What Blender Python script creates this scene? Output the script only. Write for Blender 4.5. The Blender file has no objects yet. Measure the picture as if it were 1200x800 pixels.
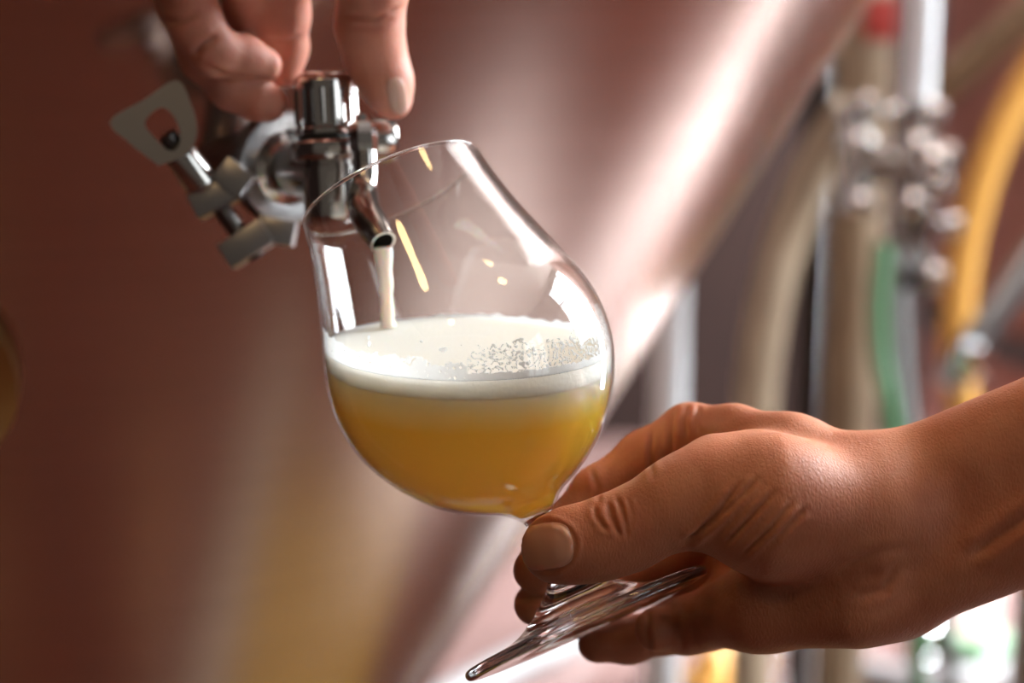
import bpy, bmesh, math, random
import numpy as np
from mathutils import Vector, Matrix, noise
from mathutils.bvhtree import BVHTree

random.seed(4)
scene = bpy.context.scene
COL = scene.collection
PI = math.pi

# ------------------------------------------------------------------ camera
PITCH = math.radians(12.7)
FPX = 2080.0                                  # focal length in pixels of a 1200 px wide frame
CAM = Vector((0, 0, 1.3))
RIGHT = Vector((1, 0, 0))
UP = Vector((0, math.sin(PITCH), math.cos(PITCH)))
FWD = Vector((0, math.cos(PITCH), -math.sin(PITCH)))
DOWN = Vector((0, 0, -1))


def at(px, py, d):
    """A point in the room: seen at (px, py) from the camera position, d metres in front of it."""
    return CAM + d * ((px - 600) / FPX * RIGHT + (400 - py) / FPX * UP + FWD)


def proj(v):
    q = Vector(v) - CAM
    d = q.dot(FWD)
    return 600 + FPX * q.dot(RIGHT) / d, 400 - FPX * q.dot(UP) / d, d


cam_data = bpy.data.cameras.new('camera')
cam = bpy.data.objects.new('camera', cam_data)
COL.objects.link(cam)
cam.location = CAM
cam.rotation_euler = (PI / 2 - PITCH, 0, 0)
cam_data.sensor_width = 36
cam_data.lens = 36 * FPX / 1200
cam_data.clip_start = 0.02
cam_data.dof.use_dof = True
cam_data.dof.focus_distance = 0.548
cam_data.dof.aperture_fstop = 5.2
scene.camera = cam

# ------------------------------------------------------------------ materials
def mat(name):
    m = bpy.data.materials.new(name)
    m.use_nodes = True
    nt = m.node_tree
    nt.nodes.clear()
    out = nt.nodes.new('ShaderNodeOutputMaterial')
    return m, nt, out


def node(nt, typ, **kw):
    n = nt.nodes.new(typ)
    for k, v in kw.items():
        if k in n.inputs:
            n.inputs[k].default_value = v
        else:
            setattr(n, k, v)
    return n


def ramp(nt, stops):
    r = nt.nodes.new('ShaderNodeValToRGB')
    e = r.color_ramp.elements
    while len(e) < len(stops):
        e.new(0.5)
    for el, (p, c) in zip(e, stops):
        el.position = p
        el.color = (c[0], c[1], c[2], 1) if not isinstance(c, (int, float)) else (c, c, c, 1)
    return r


def principled(name, color, rough=0.5, metal=0.0, bump=None, var=None, **kw):
    """Principled surface; bump=(scale, strength, distance); var=(scale, second colour, amount)."""
    m, nt, out = mat(name)
    b = node(nt, 'ShaderNodeBsdfPrincipled', Roughness=rough, Metallic=metal)
    b.inputs['Base Color'].default_value = (*color, 1)
    for k, v in kw.items():
        b.inputs[k.replace('_', ' ')].default_value = v
    tc = node(nt, 'ShaderNodeTexCoord')
    if var:
        n = node(nt, 'ShaderNodeTexNoise', Scale=var[0], Detail=4.0)
        nt.links.new(tc.outputs['Object'], n.inputs['Vector'])
        r = ramp(nt, [(0.35, color), (0.7, [color[i] * (1 - var[2]) + var[1][i] * var[2] for i in range(3)])])
        nt.links.new(n.outputs['Fac'], r.inputs['Fac'])
        nt.links.new(r.outputs['Color'], b.inputs['Base Color'])
    if bump:
        n = node(nt, 'ShaderNodeTexNoise', Scale=bump[0], Detail=3.0)
        nt.links.new(tc.outputs['Object'], n.inputs['Vector'])
        bp = node(nt, 'ShaderNodeBump', Strength=bump[1], Distance=bump[2])
        nt.links.new(n.outputs['Fac'], bp.inputs['Height'])
        nt.links.new(bp.outputs['Normal'], b.inputs['Normal'])
    nt.links.new(b.outputs['BSDF'], out.inputs['Surface'])
    return m


def thin_glass(name):
    """Clear thin-walled glass: straight transmission plus Fresnel reflection."""
    m, nt, out = mat(name)
    lw = node(nt, 'ShaderNodeLayerWeight', Blend=0.5)
    pw = node(nt, 'ShaderNodeMath', operation='POWER')
    pw.inputs[1].default_value = 4.0
    nt.links.new(lw.outputs['Facing'], pw.inputs[0])
    ma = node(nt, 'ShaderNodeMath', operation='MULTIPLY_ADD')
    ma.inputs[1].default_value = 0.9
    ma.inputs[2].default_value = 0.035
    nt.links.new(pw.outputs[0], ma.inputs[0])
    t = node(nt, 'ShaderNodeBsdfTransparent')
    t.inputs['Color'].default_value = (0.975, 0.98, 0.975, 1)
    g = node(nt, 'ShaderNodeBsdfGlossy', Roughness=0.0)
    mx = node(nt, 'ShaderNodeMixShader')
    nt.links.new(ma.outputs[0], mx.inputs[0])
    nt.links.new(t.outputs[0], mx.inputs[1])
    nt.links.new(g.outputs[0], mx.inputs[2])
    nt.links.new(mx.outputs[0], out.inputs['Surface'])
    return m


def skin(name, tone, deep):
    m, nt, out = mat(name)
    tc = node(nt, 'ShaderNodeTexCoord')
    n1 = node(nt, 'ShaderNodeTexNoise', Scale=45.0, Detail=5.0)
    nt.links.new(tc.outputs['Object'], n1.inputs['Vector'])
    r = ramp(nt, [(0.34, tone), (0.68, deep)])
    nt.links.new(n1.outputs['Fac'], r.inputs['Fac'])
    b = node(nt, 'ShaderNodeBsdfPrincipled', Roughness=0.54)
    b.inputs['Subsurface Weight'].default_value = 0.5
    b.inputs['Subsurface Radius'].default_value = (1.0, 0.30, 0.14)
    b.inputs['Subsurface Scale'].default_value = 0.005
    b.inputs['Specular IOR Level'].default_value = 0.36
    nt.links.new(r.outputs['Color'], b.inputs['Base Color'])
    v = node(nt, 'ShaderNodeTexVoronoi', Scale=850.0)
    v.feature = 'DISTANCE_TO_EDGE'
    mp = node(nt, 'ShaderNodeMapping')
    mp.inputs['Scale'].default_value = (1.0, 0.8, 0.45)
    mp.inputs['Rotation'].default_value = (0.0, 0.5, 0.0)
    nt.links.new(tc.outputs['Object'], mp.inputs['Vector'])
    n2 = node(nt, 'ShaderNodeTexNoise', Scale=420.0, Detail=6.0, Roughness=0.65)
    nt.links.new(mp.outputs['Vector'], n2.inputs['Vector'])
    nt.links.new(mp.outputs['Vector'], v.inputs['Vector'])
    n3 = node(nt, 'ShaderNodeTexNoise', Scale=110.0, Detail=3.0)
    nt.links.new(mp.outputs['Vector'], n3.inputs['Vector'])
    ad = node(nt, 'ShaderNodeMath', operation='MULTIPLY_ADD')
    ad.inputs[1].default_value = 0.9
    nt.links.new(v.outputs['Distance'], ad.inputs[0])
    nt.links.new(n2.outputs['Fac'], ad.inputs[2])
    a3 = node(nt, 'ShaderNodeMath', operation='MULTIPLY_ADD')
    a3.inputs[1].default_value = 1.2
    nt.links.new(n3.outputs['Fac'], a3.inputs[0])
    nt.links.new(ad.outputs[0], a3.inputs[2])
    bp = node(nt, 'ShaderNodeBump', Strength=0.36, Distance=0.0005)
    nt.links.new(a3.outputs[0], bp.inputs['Height'])
    nt.links.new(bp.outputs['Normal'], b.inputs['Normal'])
    nt.links.new(b.outputs['BSDF'], out.inputs['Surface'])
    return m


M = {}
M['glass_thin'] = thin_glass('clear thin glass')
M['glass'] = principled('clear solid glass', (1, 1, 1), 0.0, Transmission_Weight=1.0, IOR=1.5)
M['steel'] = principled('polished steel', (0.62, 0.59, 0.56), 0.16, 1.0, bump=(90, 0.05, 0.001))
M['satin'] = principled('satin steel', (0.42, 0.41, 0.41), 0.34, 1.0, bump=(220, 0.08, 0.0005))
M['dark_steel'] = principled('dark gasket steel', (0.10, 0.09, 0.085), 0.35, 0.8)
M['rubber'] = principled('black rubber', (0.02, 0.02, 0.02), 0.5)
M['chrome'] = principled('chrome', (0.8, 0.8, 0.8), 0.06, 1.0)
M['skin'] = skin('skin', (0.47, 0.180, 0.090), (0.36, 0.112, 0.050))
M['skin_pale'] = skin('paler skin', (0.60, 0.27, 0.19), (0.50, 0.18, 0.125))
M['nail'] = principled('fingernail', (0.56, 0.24, 0.155), 0.2, bump=(300, 0.1, 0.0003), Subsurface_Weight=0.4, Subsurface_Scale=0.004)
M['nail_pale'] = principled('pale fingernail', (0.64, 0.36, 0.29), 0.22, Subsurface_Weight=0.4, Subsurface_Scale=0.004)
M['white_paint'] = principled('white pipe lagging', (0.80, 0.82, 0.84), 0.45, bump=(30, 0.2, 0.002))
M['beige_hose'] = principled('beige rubber hose', (0.40, 0.30, 0.20), 0.5, var=(20, (0.30, 0.22, 0.15), 0.8))
M['green_hose'] = principled('green hose', (0.10, 0.24, 0.11), 0.45)
M['orange_hose'] = principled('orange hose', (0.78, 0.40, 0.08), 0.4)
M['white_hose'] = principled('white food hose', (0.22, 0.22, 0.22), 0.6)
M['brass'] = principled('brass', (0.34, 0.22, 0.08), 0.35, 1.0)
M['red'] = principled('red plastic', (0.42, 0.05, 0.04), 0.4)


def tank_metal(name, color, rough, color2):
    """Brushed, slightly coppery tank sheet; soft brush marks run round the tank."""
    m, nt, out = mat(name)
    tc = node(nt, 'ShaderNodeTexCoord')
    mp = node(nt, 'ShaderNodeMapping')
    mp.inputs['Scale'].default_value = (1.5, 1.5, 60)
    nt.links.new(tc.outputs['Object'], mp.inputs['Vector'])
    n = node(nt, 'ShaderNodeTexNoise', Scale=3.0, Detail=6.0)
    nt.links.new(mp.outputs['Vector'], n.inputs['Vector'])
    r = ramp(nt, [(0.3, color), (0.7, color2)])
    nt.links.new(n.outputs['Fac'], r.inputs['Fac'])
    b = node(nt, 'ShaderNodeBsdfPrincipled', Roughness=rough, Metallic=1.0)
    nt.links.new(r.outputs['Color'], b.inputs['Base Color'])
    nt.links.new(b.outputs['BSDF'], out.inputs['Surface'])
    return m


M['tank'] = tank_metal('coppery brushed tank sheet', (0.56, 0.42, 0.365), 0.24, (0.50, 0.37, 0.32))
M['tank_far'] = tank_metal('rosy brushed tank sheet', (0.80, 0.40, 0.34), 0.4, (0.72, 0.34, 0.28))
M['tank_far'].node_tree.nodes['Principled BSDF'].inputs['Metallic'].default_value = 0.55


def beer_material():
    m, nt, out = mat('hazy beer')
    tc = node(nt, 'ShaderNodeTexCoord')
    sx = node(nt, 'ShaderNodeSeparateXYZ')
    nt.links.new(tc.outputs['Object'], sx.inputs[0])
    n = node(nt, 'ShaderNodeTexNoise', Scale=60.0, Detail=3.0)
    nt.links.new(tc.outputs['Object'], n.inputs['Vector'])
    ma = node(nt, 'ShaderNodeMath', operation='MULTIPLY_ADD')
    ma.inputs[1].default_value = 0.004
    nt.links.new(n.outputs['Fac'], ma.inputs[0])
    nt.links.new(sx.outputs['Z'], ma.inputs[2])
    mr = node(nt, 'ShaderNodeMapRange')
    mr.inputs['From Min'].default_value = -0.009
    mr.inputs['From Max'].default_value = 0.0015
    nt.links.new(ma.outputs[0], mr.inputs['Value'])
    r = ramp(nt, [(0.0, (0.99, 0.56, 0.06)), (0.45, (0.99, 0.68, 0.26)), (1.0, (0.94, 0.88, 0.74))])
    nt.links.new(mr.outputs[0], r.inputs['Fac'])
    b = node(nt, 'ShaderNodeBsdfPrincipled', Roughness=0.35)
    b.inputs['Specular IOR Level'].default_value = 0.1
    b.inputs['Subsurface Weight'].default_value = 1.0
    b.inputs['Subsurface Radius'].default_value = (1.0, 0.5, 0.14)
    m2 = node(nt, 'ShaderNodeMapRange')
    m2.inputs['From Min'].default_value = -0.008
    m2.inputs['From Max'].default_value = 0.0
    m2.inputs['To Min'].default_value = 0.055
    m2.inputs['To Max'].default_value = 0.0012
    nt.links.new(sx.outputs['Z'], m2.inputs['Value'])
    nt.links.new(m2.outputs[0], b.inputs['Subsurface Scale'])
    nt.links.new(r.outputs['Color'], b.inputs['Base Color'])
    tr = node(nt, 'ShaderNodeBsdfTranslucent')          # light carried right through the haze
    rt = ramp(nt, [(0.0, (1.0, 0.69, 0.20)), (0.5, (1.0, 0.82, 0.46)), (1.0, (0.98, 0.94, 0.86))])
    nt.links.new(mr.outputs[0], rt.inputs['Fac'])
    nt.links.new(rt.outputs['Color'], tr.inputs['Color'])
    mx = node(nt, 'ShaderNodeMixShader')
    mx.inputs[0].default_value = 0.6
    nt.links.new(b.outputs['BSDF'], mx.inputs[1])
    nt.links.new(tr.outputs[0], mx.inputs[2])
    nt.links.new(mx.outputs[0], out.inputs['Surface'])
    return m


M['beer'] = beer_material()
M['foam'] = principled('white beer foam', (0.90, 0.81, 0.69), 0.6, bump=(700, 0.25, 0.0006), Subsurface_Weight=1.0, Subsurface_Scale=0.02)
M['foam'].node_tree.nodes['Principled BSDF'].inputs['Subsurface Radius'].default_value = (1, 0.95, 0.85)
def lace_material():
    m, nt, out = mat('clinging white foam')
    d = node(nt, 'ShaderNodeBsdfDiffuse')
    t = node(nt, 'ShaderNodeBsdfTranslucent')
    for b in (d, t):
        b.inputs['Color'].default_value = (0.98, 0.98, 0.98, 1)
    n = node(nt, 'ShaderNodeTexNoise', Scale=900.0)
    tc = node(nt, 'ShaderNodeTexCoord')
    nt.links.new(tc.outputs['Object'], n.inputs['Vector'])
    bp = node(nt, 'ShaderNodeBump', Strength=0.4, Distance=0.0005)
    nt.links.new(n.outputs['Fac'], bp.inputs['Height'])
    nt.links.new(bp.outputs['Normal'], d.inputs['Normal'])
    mx = node(nt, 'ShaderNodeMixShader')
    mx.inputs[0].default_value = 0.55
    nt.links.new(d.outputs[0], mx.inputs[1])
    nt.links.new(t.outputs[0], mx.inputs[2])
    nt.links.new(mx.outputs[0], out.inputs['Surface'])
    return m


M['lace'] = lace_material()
M['pour'] = principled('pale beer stream', (0.95, 0.95, 0.84), 0.12, Transmission_Weight=0.2, IOR=1.34, Subsurface_Weight=0.8, Subsurface_Scale=0.006)

# ------------------------------------------------------------------ object helpers
def tag(o, label, cat, group=None):
    o['label'] = label
    o['category'] = cat
    if group:
        o['group'] = group
    return o


def structure(o):
    o['kind'] = 'structure'
    return o


def thing(name, loc, label, cat, group=None):
    o = bpy.data.objects.new(name, None)
    o.empty_display_size = 0.02
    o.location = loc
    COL.objects.link(o)
    return tag(o, label, cat, group)


def link(name, bm, m, parent=None, smooth=True, loc=None):
    """Link a world-space bmesh as one object, its origin at loc (or its parent's)."""
    me = bpy.data.meshes.new(name)
    o0 = Vector(parent_loc(parent)) if parent is not None else Vector(loc or (0, 0, 0))
    if parent is not None and loc is not None:
        o0 = Vector(loc)
    bmesh.ops.translate(bm, verts=bm.verts, vec=-o0)
    bm.to_mesh(me)
    bm.free()
    if smooth:
        for p in me.polygons:
            p.use_smooth = True
        me.set_sharp_from_angle(angle=math.radians(42))
    me.materials.append(m)
    o = bpy.data.objects.new(name, me)
    COL.objects.link(o)
    if parent is not None:
        o.parent = parent
        o.location = o0 - Vector(parent_loc(parent))
    else:
        o.location = o0
    return o


def parent_loc(o):
    v = Vector((0, 0, 0))
    while o is not None:
        v += Vector(o.location)
        o = o.parent
    return v


def frame(axis, hint=(0, 0, 1)):
    """3x3 matrix whose columns are u, v, axis."""
    a = Vector(axis).normalized()
    h = Vector(hint)
    if abs(a.dot(h.normalized())) > 0.98:
        h = Vector((1, 0, 0))
    u = h.cross(a).normalized()
    v = a.cross(u)
    return Matrix((u, v, a)).transposed()


def lathe(bm, base, axis, profile, seg=48, closed=False):
    """Revolve (s, r) pairs about axis through base. r = 0 makes a pole."""
    F = frame(axis)
    rings = []
    for s, r in profile:
        if r < 1e-7:
            rings.append([bm.verts.new(Vector(base) + F @ Vector((0, 0, s)))])
        else:
            rings.append([bm.verts.new(Vector(base) + F @ Vector((r * math.cos(t * 2 * PI / seg), r * math.sin(t * 2 * PI / seg), s))) for t in range(seg)])
    pairs = list(zip(rings, rings[1:]))
    if closed:
        pairs.append((rings[-1], rings[0]))
    for a, b in pairs:
        for t in range(seg):
            q = (t + 1) % seg
            if len(a) == 1 and len(b) == 1:
                continue
            if len(a) == 1:
                bm.faces.new((a[0], b[q], b[t]))
            elif len(b) == 1:
                bm.faces.new((a[t], a[q], b[0]))
            else:
                bm.faces.new((a[t], a[q], b[q], b[t]))
    return bm


def tube(bm, pts, rad, seg=16, cap=True, inner=None):
    """Sweep a circle along a polyline (rad: number or list). inner: wall radius ratio for an open pipe."""
    pts = [Vector(p) for p in pts]
    n = len(pts)
    rad = [rad] * n if isinstance(rad, (int, float)) else rad
    tang = []
    for i in range(n):
        a = pts[max(i - 1, 0)]
        b = pts[min(i + 1, n - 1)]
        tang.append((b - a).normalized())
    F = frame(tang[0])
    u = F.col[0].copy()
    rings, rin = [], []
    for i in range(n):
        u = (u - tang[i] * u.dot(tang[i])).normalized()
        v = tang[i].cross(u)
        rings.append([bm.verts.new(pts[i] + rad[i] * (math.cos(2 * PI * t / seg) * u + math.sin(2 * PI * t / seg) * v)) for t in range(seg)])
        if inner:
            rin.append([bm.verts.new(pts[i] + inner * rad[i] * (math.cos(2 * PI * t / seg) * u + math.sin(2 * PI * t / seg) * v)) for t in range(seg)])
    for a, b in zip(rings, rings[1:]):
        for t in range(seg):
            q = (t + 1) % seg
            bm.faces.new((a[t], a[q], b[q], b[t]))
    if inner:
        for a, b in zip(rin, rin[1:]):
            for t in range(seg):
                q = (t + 1) % seg
                bm.faces.new((a[q], a[t], b[t], b[q]))
        for t in range(seg):
            q = (t + 1) % seg
            bm.faces.new((rings[0][q], rings[0][t], rin[0][t], rin[0][q]))
            bm.faces.new((rings[-1][t], rings[-1][q], rin[-1][q], rin[-1][t]))
    elif cap:
        bm.faces.new(list(reversed(rings[0])))
        bm.faces.new(rings[-1])
    return bm


def spline(pts, n=10):
    """Catmull-Rom through points."""
    P = [Vector(p) for p in pts]
    P = [P[0] * 2 - P[1]] + P + [P[-1] * 2 - P[-2]]
    out = []
    for i in range(1, len(P) - 2):
        a, b, c, d = P[i - 1:i + 3]
        for k in range(n):
            t = k / n
            out.append(0.5 * ((2 * b) + (c - a) * t + (2 * a - 5 * b + 4 * c - d) * t * t + (3 * b - a - 3 * c + d) * t ** 3))
    out.append(P[-2])
    return out


def box(bm, c, size, rot=None, bevel=0.0):
    r = bmesh.ops.create_cube(bm, size=1)
    vs = r['verts']
    bmesh.ops.scale(bm, verts=vs, vec=size)
    if bevel:
        es = list({e for v in vs for e in v.link_edges})
        rb = bmesh.ops.bevel(bm, geom=es, offset=bevel, segments=2, affect='EDGES', profile=0.6)
        vs = list({v for f in rb['faces'] for v in f.verts} | {v for v in vs if v.is_valid})
    if rot is not None:
        bmesh.ops.rotate(bm, verts=vs, matrix=rot, cent=(0, 0, 0))
    bmesh.ops.translate(bm, verts=vs, vec=Vector(c))
    return bm


def BM():
    return bmesh.new()


# ------------------------------------------------------------------ beer glass
FOOT = at(688, 731, 0.5622)
RIM = at(459, 222, 0.5935)
AX = (RIM - FOOT)
GL = AX.length
AX.normalize()
K = GL / 556.8                                # metres per profile unit

glass = thing('beer_glass', FOOT, 'tilted stemmed tulip beer glass held under the spout, half full of hazy beer', 'glass')
outer = [(133, 19.5), (138, 24.3), (143, 29), (147, 33), (153, 43), (160, 58), (168, 73), (177, 87), (188, 101.5), (200, 113), (218, 128), (236, 140.5), (257, 152), (274, 159), (290, 163.5),
         (308, 166.3), (326, 167.4), (344, 166.6), (362, 164), (380, 159.5), (400, 153.5), (420, 147), (440, 140.5), (460, 134.3), (480, 128.5), (500, 123.5),
         (520, 119), (540, 115.3), (556, 112.8)]
TH = 3.0
inner = [(136.2, 0), (136.4, 12), (138.0, 18.5)] + [(s + (1.6 if i < 9 else 0.0), r - TH) for i, (s, r) in enumerate(outer) if i]


def prof(p):
    return [(s * K, r * K) for s, r in p]


def smooth_profile(p, n=4):
    q = spline([(s, r, 0) for s, r in p], n)
    return [(v.x, max(v.y, 0)) for v in q]


o_s = smooth_profile(outer)
i_s = smooth_profile(inner[1:])
wall = o_s + list(reversed(i_s)) + [(136.2, 0)]
bm = lathe(BM(), FOOT, AX, prof(wall), 128)
bowl = link('bowl', bm, M['glass_thin'], glass)

stem_p = [(132.6, 0), (132.6, 14), (132.2, 19), (126, 17.6), (112, 16), (95, 15), (80, 15.2), (70, 17), (62, 20), (55, 25), (48, 31.5), (36, 46), (26, 60), (17, 77), (12, 96), (9.5, 118), (8.0, 136), (6.0, 145.5), (1.0, 148.3), (-3.5, 146.5), (-5.5, 141), (-5.5, 130), (-4, 90), (0, 45), (3, 0)]
stem_s = [(132.6, 0)] + [q for q in smooth_profile(stem_p[1:-1], 4)] + [(3, 0)]
k_split = min(range(len(stem_s)), key=lambda i: abs(stem_s[i][0] - 55) + (0 if i < len(stem_s) / 2 else 999))
bm = lathe(BM(), FOOT, AX, prof(stem_s[:k_split + 1] + [(54.5, 0)]), 96)
link('stem', bm, M['glass'], glass)
bm = lathe(BM(), FOOT, AX, prof([(54.4, 0)] + stem_s[k_split:]), 128)
link('foot', bm, M['glass'], glass)
bm = lathe(BM(), FOOT, AX, prof([(557.2 + 2.1 * math.sin(t), 111.4 + 2.1 * math.cos(t)) for t in [2 * PI * k / 12 for k in range(12)]]), 128, closed=True)
link('rim', bm, M['glass'], glass)
for o in glass.children:
    b2 = bmesh.new()
    b2.from_mesh(o.data)
    bmesh.ops.recalc_face_normals(b2, faces=b2.faces)
    b2.to_mesh(o.data)
    b2.free()

# beer: everything inside the bowl under a level plane
FOAM_C = FOOT + AX * (351 * K)
beer = thing('beer', FOAM_C, 'hazy golden beer with a white head inside the tilted stemmed glass', 'beer')


def liquid_part(z_top, z_bot, shrink=0.62):
    pr = [(136.7, 0)] + [(s, r - shrink) for s, r in i_s]
    bm = lathe(BM(), FOOT, AX, prof(pr), 128)
    for z, keep_below in ((z_top, True), (z_bot, False)):
        if z is None:
            continue
        r = bmesh.ops.bisect_plane(bm, geom=bm.verts[:] + bm.edges[:] + bm.faces[:], plane_co=(0, 0, z), plane_no=(0, 0, 1),
                                   clear_outer=keep_below, clear_inner=not keep_below)
        ed = [e for e in r['geom_cut'] if isinstance(e, bmesh.types.BMEdge)]
        bmesh.ops.triangle_fill(bm, edges=ed, use_beauty=True, use_dissolve=False)
    bmesh.ops.recalc_face_normals(bm, faces=bm.faces)
    return bm


ZF = FOAM_C.z
bm = liquid_part(ZF - 0.0062, None)
link('beer_body', bm, M['beer'], beer, loc=(FOAM_C.x, FOAM_C.y, ZF - 0.0062))
bm = liquid_part(ZF, ZF - 0.0062)
foam = link('foam_head', bm, M['foam'], beer)
for o in beer.children:                         # crisp waterline edges
    o.data.set_sharp_from_angle(angle=math.radians(35))

# foam left clinging to the inside of the glass just above the head
def r_in(s):
    for (s0, r0), (s1, r1) in zip(i_s, i_s[1:]):
        if s0 <= s <= s1:
            return r0 + (r1 - r0) * (s - s0) / max(s1 - s0, 1e-6)
    return i_s[-1][1]


FR = frame(AX)


def on_wall(s, th, gap):
    r = (r_in(s) - gap) * K
    return FOOT + FR @ Vector((r * math.cos(th), r * math.sin(th), s * K))


bm = BM()
NS, NT = 300, 1000
grid = {}
for i in range(NS):
    s = 215 + i * 215 / NS
    for j in range(NT):
        p = on_wall(s, 2 * PI * j / NT, 0.36)
        h = p.z - ZF
        if -0.0022 < h < 0.030:
            grid[i, j] = (p, h)
vert = {}


def lace_here(p, h):
    px, py, d = proj(p)
    front = (Vector((p.x, p.y, 0)) - Vector((FOAM_C.x, FOAM_C.y, 0))).y < 0.012
    if not front:
        return -0.0004 < h < 0.0008 + 0.0012 * noise.noise(p * 220)
    if h < -0.0003:
        return False
    n = noise.noise(p * 420) * 0.55 + noise.noise(p * 1100) * 0.45
    u = (px - 378) / 338
    top = 0.0072 * (1 - u) + 0.0105 * u + 0.0035 * noise.noise(Vector((u * 14, 3, 0)))
    if u < 0.5:
        if h < top * (0.80 - 0.5 * u) + 0.0018 * n:
            return noise.noise(p * 900) < 0.52
        return noise.noise(p * 420) > 0.50 and h < 0.012
    web = abs(noise.noise(p * 620) + 0.35 * noise.noise(p * 1500)) < 0.07 + 0.08 * max(0, u - 0.5) * 2
    if h < 0.0020 + 0.001 * n:
        return True
    return h < top * 1.05 + 0.002 * n and (web or n > 0.30 - 0.55 * max(0, u - 0.7)) and noise.noise(p * 1400) < 0.42


keep = {k for k, (p, h) in grid.items() if lace_here(p, h)}
for (i, j) in keep:
    cs = [(i, j), (i + 1, j), (i + 1, (j + 1) % NT), (i, (j + 1) % NT)]
    if all(c in grid for c in cs):
        vs = []
        for c in cs:
            if c not in vert:
                vert[c] = bm.verts.new(grid[c][0])
            vs.append(vert[c])
        bm.faces.new(vs)
bmesh.ops.recalc_face_normals(bm, faces=bm.faces)
lace = link('foam_lacing', bm, M['lace'], beer)
lace['kind'] = 'stuff'
sm = lace.modifiers.new('thickness', 'SOLIDIFY')
sm.thickness = 0.00012
sm.offset = 0

# bubbles sitting on the foam near the wall are too fine to count; a few droplets cling to the wall
# ------------------------------------------------------------------ main tank
TX, TY, TZ0, TA = -0.30, 1.15, 0.396, math.radians(30.76)
tank = thing('fermentation_tank', (TX, TY, 0), 'large coppery conical fermentation tank filling the left and middle behind the beer glass', 'tank')
Z_SH = 1.62
R_SH = (Z_SH - TZ0) * math.tan(TA)
bm = lathe(BM(), (TX, TY, 0), (0, 0, 1), [(TZ0 + 0.045, 0.0), (TZ0 + 0.045, 0.045 * math.tan(TA))] + [(TZ0 + h, h * math.tan(TA)) for h in (0.05, 0.2, 0.4, 0.6, 0.8, 1.0, 1.19)] + [(Z_SH, R_SH)], 160)
link('cone', bm, M['tank'], tank)
bm = lathe(BM(), (TX, TY, 0), (0, 0, 1), [(Z_SH, R_SH), (Z_SH + 0.03, R_SH + 0.006), (Z_SH + 0.06, R_SH), (2.75, R_SH), (2.85, R_SH * 0.93), (2.93, R_SH * 0.7), (2.97, R_SH * 0.35), (2.98, 0)], 128)
link('shell', bm, M['tank'], tank)
bm = tube(BM(), [(TX, TY, TZ0 + 0.06), (TX, TY, 0.26), (TX, TY, 0.20), (TX - 0.05, TY - 0.03, 0.15), (TX - 0.12, TY - 0.07, 0.14)], 0.026, 20)
lathe(bm, (TX, TY, 0.30), (0, 0, 1), [(0, 0.026), (0, 0.036), (0.02, 0.036), (0.02, 0.026)], 24)
link('outlet_pipe', bm, M['steel'], tank)


def on_cone(px, py):
    """First point of the cone along the view ray through a pixel, with its outward normal."""
    d = at(px, py, 1) - CAM
    o = CAM - Vector((TX, TY, TZ0))
    k = math.tan(TA) ** 2
    a = d.x ** 2 + d.y ** 2 - k * d.z ** 2
    b = 2 * (o.x * d.x + o.y * d.y - k * o.z * d.z)
    c = o.x ** 2 + o.y ** 2 - k * o.z ** 2
    t = (-b - math.sqrt(b * b - 4 * a * c)) / (2 * a)
    p = CAM + t * d
    q = p - Vector((TX, TY, TZ0))
    n = Vector((q.x, q.y, 0)).normalized() * math.cos(TA) + Vector((0, 0, -math.sin(TA)))
    return p, n, t


for k, (lx, ly) in enumerate(((0.142, 1.56), (-0.742, 1.56), (-0.80, 0.80))):
    bm = tube(BM(), [(lx, ly, 0.012), (lx, ly, 1.70)], 0.0165, 20)
    lathe(bm, (lx, ly, 0), (0, 0, 1), [(0, 0), (0, 0.045), (0.012, 0.045), (0.016, 0.018)], 24)
    link('leg', bm, M['white_paint'] if k == 0 else M['satin'], tank)

# ------------------------------------------------------------------ room
def quad_box(name, lo, hi, m, kind=True):
    bm = BM()
    box(bm, [(a + b) / 2 for a, b in zip(lo, hi)], [b - a for a, b in zip(lo, hi)])
    o = link(name, bm, m, None, smooth=False)
    return structure(o) if kind else o


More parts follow.
